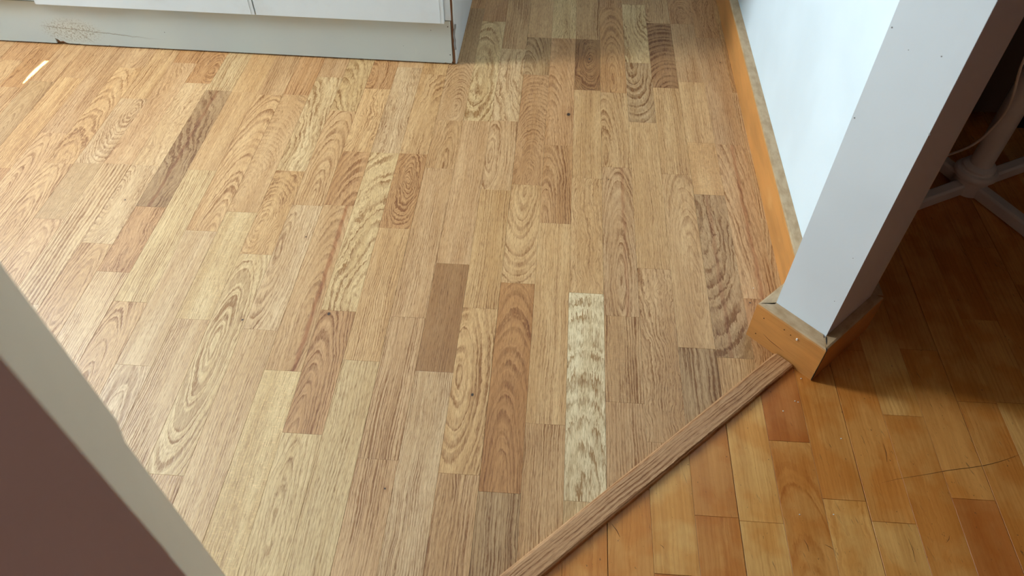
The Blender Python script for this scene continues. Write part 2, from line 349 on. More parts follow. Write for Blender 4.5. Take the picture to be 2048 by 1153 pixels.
# per strip: joint heights (pixel rows surveyed in the photograph) and planks from the far end to the near end:
# figure s straight, c chevron pointing away, v chevron pointing near, k oval round a knot, w wild, f fleck; then the tint;
# optional dict with the surveyed pixel of a knot / oval centre
S = {
 -22: ([], ['sM']), -21: ([], ['cR']), -20: ([], ['sM']), -19: ([120], ['sR', 'cM']), -18: ([], ['wR']),
 -17: ([162.5], ['sM', 'cG']), -16: ([335.5], ['sT', 'sR']), -15: ([], ['sP']),
 -14: ([135.7], ['cM', ('wT', dict(p=(60, 400)))]),
 -13: ([197.5, 326.5, 438], ['sT', ('kP', dict(p=(268, 222), ls=1.0)), ('fG', dict(f=.5)), ('cM', dict(p=(60, 500)))]),
 -12: ([328], [('wM', dict(ls=.8)), ('sP', dict(ls=1.25, fx=120))]),
 -11: ([166.6, 331, 487], [('kR', dict(p=(425, 142))), ('wP', dict(ls=.7)), ('kP', dict(p=(228, 388), dot=(250, 400), ls=.8)), ('cM', dict(p=(190, 510)))]),
 -10: ([181, 414, 544], ['sY', ('wB', dict(ls=1.15, fx=130, st=(-.004, 0, .8))), ('wR', dict(p=(285, 450), ls=.9)), 'sP']),
 -9: ([185, 340.5, 604], [('sT', dict(ls=.5)), ('sT', dict(ls=.5)), ('sY', dict(ls=.8)), ('cM', dict(p=(205, 690)))]),
 -8: ([190, 462, 731], ['sM', ('cT', dict(p=(432, 440))), ('sP', dict(ls=.5)), ('cP', dict(p=(262, 745), ls=1.0))]),
 -7: ([190, 424.6, 639], [('sR', dict(ls=.9, fx=130)), ('kM', dict(p=(480, 400), ls=.55)), ('fY', dict(f=.5)), ('sP', dict(ls=1.1))]),
 -6: ([342, 509, 950], [('wY', dict(ls=1.15, fx=130)), ('kT', dict(p=(520, 452), ls=.9)), ('cY', dict(p=(470, 590), dot=(485, 640))), ('sP', dict(ls=1.1))]),
 -5: ([222, 411, 660], [('wY', dict(p=(640, 260), ls=1.0, fx=140)), ('cT', dict(p=(650, 330))), ('cP', dict(p=(590, 420), dot=(612, 474), ls=1.0)), ('sP', dict(ls=.7))]),
 -4: ([178, 303.5, 411, 742], [('kR', dict(p=(718, 150), ls=1.25)), ('wT', dict(p=(690, 225), ls=.9)), ('cR', dict(p=(720, 420), fx=150)), ('cM', dict(p=(640, 560), ls=.7, st=(.020, 0, .9))), ('fY', dict(f=.6))]),
 -3: ([135, 306, 622, 868], ['fM', ('wP', dict(dot=(756, 198), dr=.002, ls=1.0)), ('wY', dict(p=(790, 600), ls=1.15, fx=120)), ('cR', dict(p=(608, 790), dot=(658, 628), dr=.003, ls=1.0)), ('cY', dict(p=(590, 900), ls=.7))]),
 -2: ([149, 308, 457, 722], ['wT', ('wT', dict(ls=.9, fx=130)), ('kR', dict(p=(818, 361), ls=1.15)), ('sT', dict(ls=.7)), ('sY', dict(ls=.7))]),
 -1: ([16, 124, 241, 337, 635, 919], ['sR', 'sG', ('kM', dict(p=(908, 216), ls=1.0)), ('cM', dict(p=(900, 270))), ('sM', dict(ls=.7)), ('sM', dict(ls=1.0)), ('sM', dict(ls=1.1, dot=(770, 978)))]),
 0: ([43, 242, 528, 744], ['sR', ('wY', dict(p=(960, 160), ls=1.1, fx=120)), ('sM', dict(ls=.6)), ('sD', dict(ls=.55)), ('sP', dict(ls=.9))]),
 1: ([98, 242, 380, 617, 949], ['sM', ('wP', dict(ls=1.0, fx=130)), ('cM', dict(p=(990, 250))), ('sT', dict(ls=.8)), ('cT', dict(p=(935, 650), dot=(945, 790), dr=.0025, ls=1.2, fx=150)), ('sM', dict(ls=.9))]),
 2: ([75, 150, 370, 567, 986], ['fM', ('cG', dict(p=(1055, 140), ls=.9)), ('kR', dict(p=(1060, 355), ls=.7)), ('vT', dict(p=(1040, 470), ls=.9, fx=150)), ('cE', dict(p=(1005, 890), ls=.7)), ('sG', dict(ls=1.2))]),
 3: ([77, 291, 447, 849], [('wY', dict(ls=.8)), ('cR', dict(p=(1100, 230), dot=(1137, 229), dr=.005, ls=.7)), ('cR', dict(p=(1092, 375), ls=1.0)), ('sT', dict(ls=.6)), ('sM', dict(ls=1.1))]),
 4: ([79, 180.5, 357, 587], ['sT', ('kD', dict(p=(1179, 118), ls=1.2, dot=(1179, 118), dr=.003)), ('sT', dict(ls=.6)), ('wT', dict(ls=.8)), ('zW', dict(ls=1.15))]),
 5: ([15.5, 185.6, 335, 633, 806], ['sR', ('cR', dict(p=(1224, 110), ls=.8)), ('cT', dict(p=(1210, 250))), ('cM', dict(p=(1240, 480), st=(.012, 0, .5), dot=(1217, 359))), ('sM', dict(f=.4)), ('sM', dict())]),
 6: ([126, 245, 538, 887], [('wY', dict(ls=1.0, fx=130)), ('vG', dict(p=(1270, 190), ls=1.3, fx=130)), ('sT', dict(ls=.5)), ('wM', dict(ls=.9)), 'sM']),
 7: ([47, 176, 349, 697], [('vM', dict(p=(1300, 60))), ('cR', dict(q=(1345, 196), ls=1.3, fx=120, fy=42, tint=(168, 124, 84))), ('sT', dict(ls=.7, f=.2)), ('cT', dict(p=(1380, 480), ls=.6)), ('sG', dict(ls=1.25, fx=110))]),
 8: ([48, 164.5, 286, 390, 717], [('kR', dict(p=(1365, 35))), ('sM', dict(ls=.7)), ('sT', dict(ls=.5)), ('fT', dict(f=.6)), ('wG', dict(ls=1.3, fx=90, st=(-.006, 0, .6))), ('sT', dict(ls=.6))]),
 9: ([76, 290, 599], ['wR', ('sM', dict(ls=.7, dot=(1441, 125))), ('cM', dict(q=(1475, 640), ls=.9, st=(.004, 0, .7), fx=150, fy=14)), ('wR', dict(dot=(1500, 606)))]),
 10: ([], ['sT']),
}
GAP = .00012
def figure(fig, rng, k, v0, v1, o):
    """ring centre, frequencies and look for one plank"""
    ls = o.get('ls', 1.0); fx = o.get('fx', 190 + rng.random()*60); f = o.get('f', 0.04)
    ctr = (k+.5)*W
    seed = rng.random()*300
    P = None
    if 'p' in o:
        X, Y = floor_pt(*o['p']); P = (max(-.032, min(.032, X-ctr)), Y)
    if fig == 's':
        ring = (rng.choice((-1, 1))*(.07+rng.random()*.1), (v0+v1)/2, 0); freq = (fx, 3+rng.random()*5, .22+rng.random()*.2)
    elif fig == 'c':      # arches whose tips point away from the camera
        u0, vt = P if P else ((rng.random()-.5)*.03, v1-.1)
        ring = (u0, vt - .015, .3); fy = o.get('fy', 26); freq = (fx*.8, fy, .42)
        ring = (u0, min(vt, v0+.4) - .12, .3)
        if 'q' in o:
            X, Y = floor_pt(*o['q']); ring = (X-ctr, Y, .3)
    elif fig == 'v':
        u0, vt = P if P else ((rng.random()-.5)*.03, v0+.1)
        ring = (u0, vt + .14, .3); freq = (fx*.8, o.get('fy', 30), .5)
    elif fig == 'k':
        u0, vt = P if P else ((rng.random()-.5)*.03, (v0+v1)/2)
        ring = (u0, vt, 0); freq = (fx*1.0, o.get('fy', 58), .95)
    elif fig == 'w':
        u0, vt = P if P else (rng.choice((-1, 1))*.045, v0+(v1-v0)*rng.random())
        ring = (u0, vt, .5); freq = (fx*.8, o.get('fy', 22), 1.0)
    elif fig == 'z':
        ring = (.0, v0+.02, .3); freq = (70, 22, .8)
    else:                 # f: flecked, nearly featureless
        ring = (.2, 0, 0); freq = (fx, 2, .3); ls = o.get('ls', .4); f = max(f, .35)
    return ring, freq, (seed, ls*(.85 if fig in 'sf' else .72), f)

YF = 3.75
floor_oak = box('floor', -2.3, .775, -2.1, 3.8, -.06, -.0125, DARK)
# keep the slab of the kitchen floor to the kitchen side of the threshold
bm = bmesh.new()
poly = clip([(-2.01, -1.5), (.775, -1.5), (.775, 3.8), (-2.01, 3.8)], TH_N, TH_C)
prism_bm(poly, -.06, -.0125, bm); bmesh.ops.recalc_face_normals(bm, faces=bm.faces)
bm.to_mesh(floor_oak.data); bm.free()
tag(floor_oak, 'new oak parquet floor of pale and brown strips in the kitchen', kind='structure')
rng = random.Random(11)
for k in range(-29, 11):
    js, pl = S.get(k, ([], ['sM']))
    xm = (k+.5)*W
    ys = []
    for j in js:
        # row -> plan distance along the strip: find the pixel of this strip at that row
        lo, hi = -200, 3.7
        px = 1024
        for _ in range(12):
            X, Y = floor_pt(px, j); px += (xm-X)*F_PX*.45
        ys.append(Y)
    jr = rng.random
    # extend with random lengths beyond the surveyed planks
    planks = [p if isinstance(p, tuple) else (p, {}) for p in pl]
    y = (ys[0] if ys else 1.6+jr()*.3)
    far = []
    if not ys:
        ys = [y]; planks = [planks[0], (rng.choice(('sM', 'cT', 'sP')), {})]
    yy = ys[0]+.28+jr()*.2; fj = []
    while yy < YF: fj.append(yy); yy += .25+jr()*.3
    for a in fj: planks.insert(0, (rng.choice(('sM', 'cT', 'sT', 'sR', 'cR')), {}))
    ys = fj[::-1]+ys
    yy = ys[-1]-(.38+jr()*.15)
    while yy > -1.5:
        ys.append(yy); planks.append((rng.choice(('sM', 'cP', 'sP', 'sY', 'cM')), {})); yy -= .3+jr()*.3
    ys = [YF+.04]+[a for a in ys if a > -1.3]+[-1.495]; planks = planks[:len(ys)-1]
    for i, (fg, o) in enumerate(planks):
        v1, v0 = ys[i], ys[i+1]
        if v1 < -1.2 and k > -30 and False: continue
        bl = (k % 3 == 2); br = ((k+1) % 3 == 2)           # long edges of the three-strip boards sit a hair wider apart
        x0 = k*W+(.0002 if bl else GAP); x1 = (k+1)*W-(.0002 if br else GAP)
        poly = [(x0, v0+GAP), (x1, v0+GAP), (x1, v1-GAP), (x0, v1-GAP)]
        poly = clip(poly, TH_N, TH_C-.001); poly = clip(poly, (1, 0), .7245)
        poly = clip(poly, (-1, 0), 2.008)
        if len(poly) < 3: continue
        ring, freq, look = figure(fg[0], rng, k, v0, v1, o)
        t = list(o.get('tint', TINT[fg[1]])); s = 1+(rng.random()-.5)*.035; h = (rng.random()-.5)*5
        t = (min(255, t[0]*s), min(255, t[1]*s-h*.3), t[2]*s*.97-h)
        knot = (0, 0, 0)
        if 'dot' in o:
            X, Y = floor_pt(*o['dot']); knot = (X-xm, Y, o.get('dr', .0016))
        mx = [p[1] for p in poly]
        plank('oak_plank', poly, OAK, floor_oak, t, ring, freq, look, knot, o.get('st', (0, 0, 0)), xm, jag={'z': .5, 'w': .16, 'c': .07, 'v': .07, 'k': .08}.get(fg[0], 0), bev=.0002)

# maple floor of the next room
MT = {'L': (222, 168, 98), 'O': (208, 143, 76), 'D': (192, 120, 60), 'M': (212, 148, 78)}
floor_mp = box('floor', .775, 3.2, -2.4, 2.0, -.06, -.0125, DARK)
bm = bmesh.new()
mp_poly = clip([(-2.0, -1.5), (3.2, -1.5), (3.2, 2.0), (-2.1, 2.0)], -TH_N, -TH_C)
prism_bm(mp_poly, -.06, -.0125, bm)
box_bm(.777, .9, .99, 2.0, -.06, -.0126, bm)
bmesh.ops.recalc_face_normals(bm, faces=bm.faces); bm.to_mesh(floor_mp.data); bm.free()
tag(floor_mp, 'old worn amber maple board floor of the dark room', kind='structure')
MS = {5: ([], ['sL']), 6: ([1151], [('sL', dict(ls=.8)), 'sD']), 7: ([1034], ['fO', 'sO']), 8: ([1045], ['sL', 'sL']),
      9: ([883.5], ['fD', ('cM', dict(p=(1600, 1040)))]), 10: ([1000.6], ['sM', ('wL', dict(ls=.9, p=(1680, 1030)))]),
      11: ([700, 1046], ['sM', 'sM', 'sL']), 12: ([832], ['sL', ('wM', dict(ls=.4))]), 13: ([700, 999.6], ['sM', ('wM', dict(ls=.3)), ('fO', dict(tint=(192, 122, 62)))]),
      14: ([805], ['sM', 'sM']), 15: ([640, 807], ['sO', 'sM', 'sL']), 16: ([495, 809], ['sO', 'sM', 'sM'])}
rng = random.Random(5)
for k in range(-28, 46):
    js, pl = MS.get(k, ([], [rng.choice(('sM', 'sL', 'sO'))]))
    xm = (k+.5)*W; ys = []
    for j in js:
        px = 1400
        for _ in range(12):
            X, Y = floor_pt(px, j); px += (xm-X)*F_PX*.45
        ys.append(Y)
    planks = [p if isinstance(p, tuple) else (p, {}) for p in pl]
    if not ys: ys = [.9+rng.random()*.4]; planks = planks+[('sM', {})]
    yy = ys[0]+.35+rng.random()*.4; fj = []
    while yy < 1.9: fj.append(yy); yy += .35+rng.random()*.5
    for a in fj: planks.insert(0, (rng.choice(('sM', 'sL', 'sO', 'cM')), {}))
    ys = fj[::-1]+ys
    yy = ys[-1]-(.45+rng.random()*.3)
    while yy > -2.3: ys.append(yy); planks.append((rng.choice(('sM', 'sL', 'sO')), {})); yy -= .5+rng.random()*.6
    ys = [1.99]+[a for a in ys if a > -1.3]+[-1.495]; planks = planks[:len(ys)-1]
    for i, (fg, o) in enumerate(planks):
        v1, v0 = ys[i], ys[i+1]
        gl = .0006 if k % 3 == 2 else .0002; gr = .0006 if (k+1) % 3 == 2 else .0002
        poly = [(k*W+gl, v0+.0003), ((k+1)*W-gr, v0+.0003), ((k+1)*W-gr, v1-.0003), (k*W+gl, v1-.0003)]
        if k < 12: poly = clip(poly, -TH_N, -TH_C-.001)
        poly = clip(poly, (1, 0), 3.198)
        if len(poly) < 3: continue
        ring, freq, look = figure(fg[0], rng, k, v0, v1, o)
        look = (look[0], look[1]*(.65 if fg[0] in 'cw' else .35), look[2]*.15)
        freq = (freq[0]*.55, freq[1]*.6, freq[2]*1.2)
        t = o.get('tint', MT[fg[1]]); s = 1+(rng.random()-.5)*.05; t = tuple(min(255, c*s) for c in t)
        plank('maple_plank', poly, MAPLE, floor_mp, t, ring, freq, look, ctr=xm, z=-.0006+rng.random()*.0004, bev=.0002)
# long curved scratch across the maple boards
def tube(name, pts, r, mat, parent=None, seg=6, taper=False):
    bm = bmesh.new(); rings = []
    P = [Vector(p) for p in pts]
    for i, p in enumerate(P):
        d = (P[min(i+1, len(P)-1)]-P[max(i-1, 0)]).normalized()
        a = d.orthogonal().normalized() if i == 0 else (a - d*a.dot(d)).normalized()
        b = d.cross(a)
        rr = r*(1 if not taper else max(.15, math.sin(PI*(i+.3)/(len(P)-.4))))
        rings.append([bm.verts.new(p+(a*math.cos(2*PI*j/seg)+b*math.sin(2*PI*j/seg))*rr) for j in range(seg)])
    for i in range(len(rings)-1):
        for j in range(seg): bm.faces.new((rings[i][j], rings[i][(j+1) % seg], rings[i+1][(j+1) % seg], rings[i+1][j]))
    bm.faces.new(rings[0][::-1]); bm.faces.new(rings[-1])
    return finish(bm, name, mat, parent, smooth=True)
def smooth_pts(P, n=8):
    out = []
    Q = [P[0]]+list(P)+[P[-1]]
    for i in range(1, len(Q)-2):
        p0, p1, p2, p3 = map(Vector, Q[i-1:i+3])
        for j in range(n):
            t = j/n
            out.append(.5*((2*p1)+(p2-p0)*t+(2*p0-5*p1+4*p2-p3)*t*t+(3*p1-p0-3*p2+p3)*t**3))
    out.append(Vector(P[-1])); return out
sc = [(*floor_pt(*p), -.0003) for p in [(1764, 966), (1800, 958), (1850, 950), (1900, 941), (1960, 933), (2005, 922), (2048, 906)]]
tube('scratch', smooth_pts(sc, 5), .00042, SCR, floor_mp, 4, True)
for a, b in [((1767, 888), (1774, 925)), ((1608, 1080), (1618, 1104)), ((1650, 1090), (1667, 1100)), ((1817, 1078), (1831, 1125)), ((1893, 1086), (1899, 1072)), ((1320, 1090), (1328, 1098)), ((1223, 1048), (1240, 1075))]:
    P0 = (*floor_pt(*a), -.0003); P1 = (*floor_pt(*b), -.0003)
    Pm = tuple((P0[i]+P1[i])/2+(.0015 if i == 0 else 0) for i in range(3))
    tube('scratch', [P0, Pm, P1], .0005, SCR, floor_mp, 4, True)

# ------------------------------------------------------------------ walls
H = 2.5
def wall(name, poly, z0=0, z1=H, mat=WALL, label=None, bevel=0):
    o = finish(prism_bm(poly, z0, z1), name, mat, None, bevel)
    return tag(o, label, kind='structure')
C1, C2, C3 = (.648, .914), (.722, .842), (.823, .942)
wr = prism_bm([C1, C2, C3, (.823, 3.8), (.727, 3.8), (.727, .993)], 0, H)
wr = finish(wr, 'wall_right', WALL, None, .0012, 2)
wr.data.materials.append(WALLEND); wr.data.materials.append(ROOMWALL)
for p in wr.data.polygons:
    n = p.normal
    if n.x < -.5 and n.y < -.5: p.material_index = 1
    elif n.x > .5: p.material_index = 2
tag(wr, 'white partition wall ending in a pale diagonal face beside the doorway', kind='structure')
# left jamb wall (diagonal partition left of the doorway), near the camera
L1, L2 = (-.0368, .2292), (.0303, .1503)
L1U = (-.0344, .2316)     # the jamb above the step stands a little proud
e = 2.05
jw = finish(prism_bm([L2, L1, (L1[0]-1.715, L1[1]-1.715), (L2[0]-1.645, L2[1]-1.645)], 0, H), 'wall_left_jamb', JAMB, None, .0025, 3)
jw.data.materials.append(MAUVE); jw.data.materials.append(WALL)
for p in jw.data.polygons:
    n = p.normal
    if n.x > .5 and n.y < -.5: p.material_index = 1
    elif n.x < -.5 and n.y > .5: p.material_index = 2
jw.name = 'wall_near'
tag(jw, 'blurred beige jamb and mauve wall face close to the camera', kind='structure')
# lower lining board on the jamb: its top end makes the small step in the outline
d45 = .7071
def off(p, a, b): return (p[0]+a*d45+b*d45, p[1]+a*d45-b*d45)   # a along the opening, b towards the room
ln = finish(prism_bm([L1U, (L1U[0]-.04, L1U[1]-.04), off(L1, -.04, .001), off(L2, -.01, -.001), (L2[0]+.0003, L2[1]+.0003)], .711, H-.002), 'jamb_lining', JAMB, jw, .0008, 2)

# left wall with its window
y0, y1, z0, z1 = WIN
bm = bmesh.new()
for q in ((-2.11, -2.01, -1.5, y0, 0, H), (-2.11, -2.01, y1, 2.54, 0, H), (-2.11, -2.01, y0, y1, 0, z0), (-2.11, -2.01, y0, y1, z1, H)): box_bm(*q, bm)
tag(finish(bm, 'wall_left', WALL), 'white kitchen wall with the window', kind='structure')
wf = bmesh.new()
for q in ((-2.10, -2.02, y0, y0+.04, z0, z1), (-2.10, -2.02, y1-.04, y1, z0, z1), (-2.10, -2.02, y0+.04, y1-.04, z0, z0+.04), (-2.10, -2.02, y0+.04, y1-.04, z1-.04, z1), (-2.09, -2.03, (y0+y1)/2-.02, (y0+y1)/2+.02, z0+.04, z1-.04)): box_bm(*q, wf)
wf = finish(wf, 'window_1', FRAMEW); tag(wf, 'white framed kitchen window', kind='structure')
GL = NT('glass'); GL.b.inputs['Transmission Weight'].default_value = 1; GL.b.inputs['Roughness'].default_value = 0; GL.b.inputs['Base Color'].default_value = (.95, 1, 1, 1)
box('pane', -2.062, -2.058, y0+.042, (y0+y1)/2-.021, z0+.042, z1-.042, GL.m, wf)
box('pane', -2.062, -2.058, (y0+y1)/2+.021, y1-.042, z0+.042, z1-.042, GL.m, wf)
w2 = bmesh.new()  # unseen frame added around the fill light behind the camera
for q in ((.05, .10, .6, 1.4), (.80, .85, .6, 1.4), (.10, .80, .6, .65), (.10, .80, 1.35, 1.4)): box_bm(q[0], q[1], -1.499, -1.475, q[2], q[3], w2)
w2 = finish(w2, 'fill_light_frame', FRAMEW); tag(w2, 'small white frame added around the fill light of the dark room', kind='structure')
wall('wall_back', [(-2.01, 2.44), (-.045, 2.44), (-.045, 2.54), (-2.01, 2.54)], label='white kitchen wall behind the cabinet')
wall('wall_passage', [(-.145, 2.54), (-.045, 2.54), (-.045, 3.8), (-.145, 3.8)], label='white wall left of the passage')
wall('wall_far', [(-.145, 3.8), (.823, 3.8), (.823, 3.9), (-.145, 3.9)], label='white wall at the far end of the passage')
wall('wall_room_back', [(.823, 2.0), (3.3, 2.0), (3.3, 2.1), (.823, 2.1)], mat=ROOMLOWBOUNCE, label='back wall of the dark room')
wall('wall_room_right', [(3.2, -1.6), (3.3, -1.6), (3.3, 2.0), (3.2, 2.0)], mat=ROOMLOWBOUNCE, label='right wall of the dark room')
wall('wall_front', [(-2.11, -1.6), (3.2, -1.6), (3.2, -1.5), (-2.11, -1.5)], mat=ROOMLOWBOUNCE, label='wall behind the camera')
# ceiling with a narrow slot added to shape the sun streak on the floor
pa, pb = Vector((-1.1765, 1.742)), Vector((-1.1850, 1.628))
k_ = H/SUN.z
sa = pa+Vector((SUN.x, SUN.y))*k_; sb = pb+Vector((SUN.x, SUN.y))*k_
bm = bmesh.new()
hw = .0055
for q in ((-2.5, sb.x-hw-.004, -2.5, 3.9), (sa.x+hw, 3.3, -2.5, 3.9), (sb.x-hw-.004, sa.x+hw, -2.5, sb.y), (sb.x-hw-.004, sa.x+hw, sa.y, 3.9)): box_bm(*q, H, H+.012, bm)
# slanted lips narrow the slot to follow its slight curve
xl, xr = sb.x-hw-.004, sa.x+hw
mid = ((sa+sb)/2)
cur = lambda t: sb.x+(sa.x-sb.x)*t - .0022*math.sin(PI*t)
N_ = 8
for i in range(N_):
    t0, t1 = i/N_, (i+1)/N_
    ya, yb = sb.y+(sa.y-sb.y)*t0, sb.y+(sa.y-sb.y)*t1
    wa = hw*min(1, .25+1.6*t0+.0); wb = hw*min(1, .25+1.6*t1)
    prism_bm([(xl, ya), (cur(t0)-wa, ya), (cur(t1)-wb, yb), (xl, yb)], H, H+.012, bm)
    prism_bm([(cur(t0)+wa, ya), (xr, ya), (xr, yb), (cur(t1)+wb, yb)], H, H+.012, bm)
ce = finish(bm, 'ceiling', CEIL); tag(ce, 'white ceiling with a narrow slot added for the sun streak', kind='structure')

# ------------------------------------------------------------------ skirting boards
def skirting(name, a, b, nrm, h=.09, t=.024, miter_a=0, miter_b=0, label=None, mat=BASEB, top_round=.004):
    """board from a to b (front bottom line), thickness towards -nrm; mitres shift the back corners along the board"""
    a = Vector(a); b = Vector(b); d = (b-a); L = d.length; d.normalize(); n = Vector(nrm).normalized()
    prof = [(0, 0), (0, h-top_round*1.2), (top_round*.25, h-top_round*.4), (top_round, h), (t, h), (t, 0)]
    vs = []; uvs = []
    for s_, P, mt in ((0, a, miter_a), (L, b, miter_b)):
        for (q, z) in prof:
            p = P - n*q + d*mt*q/t
            vs.append((p.x, p.y, z)); uvs.append((s_+mt*q/t, z+q, 0))
    m_ = len(prof)
    fs = [tuple(range(m_)), tuple(range(2*m_-1, m_-1, -1))]
    for i in range(m_): j = (i+1) % m_; fs.append((i, m_+i, m_+j, j))
    me = bpy.data.meshes.new(name); me.from_pydata(vs, [], fs)
    at = me.attributes.new('plank_uv', 'FLOAT_VECTOR', 'POINT'); at.data.foreach_set('vector', [c for v in uvs for c in v])
    bm = bmesh.new(); bm.from_mesh(me); bmesh.ops.recalc_face_normals(bm, faces=bm.faces); bm.to_mesh(me); bm.free()
    o = link(name, me, mat); tag(o, label, kind='structure'); return o
bl, br = (.614, .910), (.716, .810)
# board along the long white wall
skirting('baseboard_right', (.7025, 3.78), (.7025, .998), (-1, 0), miter_b=-.012, label='amber skirting along the long white wall', t=.0243)
# short return on the kitchen side of the wall stub
skirting('baseboard_return', (.7010, .9965), bl, (-.7071, .7071), t=.0215, miter_b=-.0215, label='short amber skirting return by the oak floor')
be = skirting('baseboard_end', bl, br, (-.7071, -.7071), t=.0265, miter_a=.0215, miter_b=-.024, label='amber skirting with nail holes on the diagonal wall end')
bs = skirting('baseboard_room', (br[0]+.0012, br[1]+.0008), (.8475, .9405), (.7071, -.7071), t=.0185, miter_a=.0185, miter_b=-.01, label='shaded amber skirting on the dark room side')
skirting('baseboard_room_side', (.8485, .945), (.8485, 1.98), (1, 0), t=.024, label='skirting behind the partition in the dark room')
# nail holes, crack, plaster crumb on the end board
ex = Vector((br[0]-bl[0], br[1]-bl[1])); EL = ex.length; ex.normalize()
def on_end(s, z, out=.0):
    return (bl[0]+ex.x*s-.7071*out, bl[1]+ex.y*s-.7071*out, z)
def disc(name, c, r, mat, parent, n=(-.7071, -.7071, 0), th=.0006):
    bm = bmesh.new(); bmesh.ops.create_cone(bm, segments=10, radius1=r, radius2=r*.8, depth=th, cap_ends=True)
    q = Vector(n).to_track_quat('Z', 'Y').to_matrix().to_4x4(); q.translation = Vector(c); bmesh.ops.transform(bm, matrix=q, verts=bm.verts)
    return finish(bm, name, mat, parent)
for s, z in ((.021, .066), (.017, .018), (.063, .072), (.077, .070)):
    disc('nail_hole', on_end(s, z, .0002), .0013, SCR, be)
disc('plaster_crumb', on_end(.0905, .071, .0012), .0022, DEBW, be, th=.0022)
tube('crack', smooth_pts([on_end(.030, .030, 0), on_end(.045, .025, 0), on_end(.060, .0235, 0), on_end(.078, .022, 0)], 4), .00055, SCR, be, 4, True)
tube('mitre_gap', [(*Vector(br).lerp(Vector(C2), .92), .0905), (br[0]+.001, br[1]+.0005, .0885), (br[0]+.0004, br[1], .002)], .0011, BLACK, be, 5)

# ------------------------------------------------------------------ threshold strip
th_mesh_d = Vector((TH_D.x, TH_D.y)); n2 = Vector((TH_N.x, TH_N.y))
P0 = Vector((.659, .864)); s0 = -1.345; wdt = .041; ht = .0095
prof = [(0, 0), (.0, .0035), (.0035, .0082), (.006, ht), (wdt-.004, ht), (wdt-.001, ht-.0022), (wdt, 0)]
vs = []; uvs = []
import itertools
for s in (0.0, s0):
    for q, z in prof:
        base = P0+n2*q
        # the upper end is cut along the skirting face (x+y = const)
        p = base+th_mesh_d*s
        if s == 0.0:
            tt = (1.5215-(base.x+base.y))/(th_mesh_d.x+th_mesh_d.y); p = base+th_mesh_d*tt
        vs.append((p.x, p.y, z)); uvs.append((q, s, 0))
m_ = len(prof)
fs = [tuple(range(m_)), tuple(range(2*m_-1, m_-1, -1))]+[(i, m_+i, m_+(i+1) % m_, (i+1) % m_) for i in range(m_)]
me = bpy.data.meshes.new('threshold_strip'); me.from_pydata(vs, [], fs)
for nm, val in (('plank_uv', None), ('ring', (.075, -.6, .3)), ('freq', (150, 5, .2)), ('look', (44., 1.0, .0)), ('knot', (0, 0, 0)), ('streak', (0, 0, 0))):
    a = me.attributes.new(nm, 'FLOAT_VECTOR', 'POINT')
    a.data.foreach_set('vector', [c for v in (uvs if val is None else [val]*len(vs)) for c in v])
a = me.attributes.new('tint', 'FLOAT_COLOR', 'POINT'); a.data.foreach_set('color', [c for _ in vs for c in (*s2l((198, 152, 108)), 1)])
bm = bmesh.new(); bm.from_mesh(me); bmesh.ops.recalc_face_normals(bm, faces=bm.faces); bm.to_mesh(me); bm.free()
ts = link('threshold_strip', me, OAK)
tag(ts, 'brown oak threshold strip laid diagonally between the oak and maple floors', 'threshold')

# sawdust crumbs by the end of the strip
crumbs = [((1587, 745), DEB), ((1602, 758), DEBW), ((1590, 803), DEBW), ((1596, 805), DEBW), ((1566, 823), DEBW), ((1507, 577), DEBW), ((1376, 930), DEB), ((1667, 1030), DEBW), ((1599, 1030), DEBW), ((1682, 878), DEBW)]
for i, (p, m_) in enumerate(crumbs):
    X, Y = floor_pt(*p)
    bm = bmesh.new(); bmesh.ops.create_icosphere(bm, subdivisions=1, radius=.0011)
    for v in bm.verts: v.co = Vector((v.co.x*(1+random.random()*.5), v.co.y, v.co.z*.7))
    o = finish(bm, 'wood_crumb', m_); o.location = (X, Y, .0004)
    where = ['beside the inner end of the threshold strip', 'at the front corner foot of the skirting', 'left of a pair on the maple below the skirting', 'right of a pair on the maple below the skirting',
             'on the orange maple board nearest the strip', 'on the oak near the white wall', 'against the middle of the threshold strip', 'lowest, on the wavy maple board', 'on the mottled maple board', 'on the maple right of the dark orange board'][i]
    tag(o, 'tiny pale crumb ' + where, 'crumb', 'crumbs on the floor')

# ------------------------------------------------------------------ kitchen cabinet
CR = empty('base_cabinet', (-.055, 1.8035, 0), math.radians(-1.2))
tag(CR, 'worn white kitchen base cabinet with chipped kick board at the back left', 'cabinet')
# local frame: x = 0 at the right end of the kick board, negative to the left; y = 0 at its front
XL = -1.94
out = [(XL, .130), (XL, .0045)]
pts = [(-1.325, .0045), (-1.322, .0065), (-1.312, .0062), (-1.309, .0045), (-1.131, .0045), (-1.1305, .021), (-1.126, .017), (-1.122, .0145), (-1.119, .0105), (-1.110, .012), (-1.104, .008), (-1.098, .0055), (-1.070, .0048), (-1.066, .0062), (-1.062, .0045), (-.98, .0045), (-.977, .0062), (-.974, .0045), (-.6, .0045), (-.026, .0045), (-.023, .0065), (-.019, .0048), (-.006, .0045), (-.0045, .0085), (-.003, .012)]
out += pts + [(-.0035, .06), (-.0015, .105), (-.002, .130)]
bm = bmesh.new()
low = [(XL, .0045)]+pts
tops = [[bm.verts.new((x, y_, .1275)) for x, z in low] for y_ in (0, .012)]; bots = [[bm.verts.new((x, y_, z)) for x, z in low] for y_ in (0, .012)]
for i in range(len(low)-1):
    bm.faces.new((bots[0][i], bots[0][i+1], tops[0][i+1], tops[0][i])); bm.faces.new((tops[1][i], tops[1][i+1], bots[1][i+1], bots[1][i]))
    bm.faces.new((tops[0][i], tops[0][i+1], tops[1][i+1], tops[1][i])); bm.faces.new((bots[1][i], bots[1][i+1], bots[0][i+1], bots[0][i]))
for i in (0, -1): bm.faces.new((bots[0][i], tops[0][i], tops[1][i], bots[1][i]))
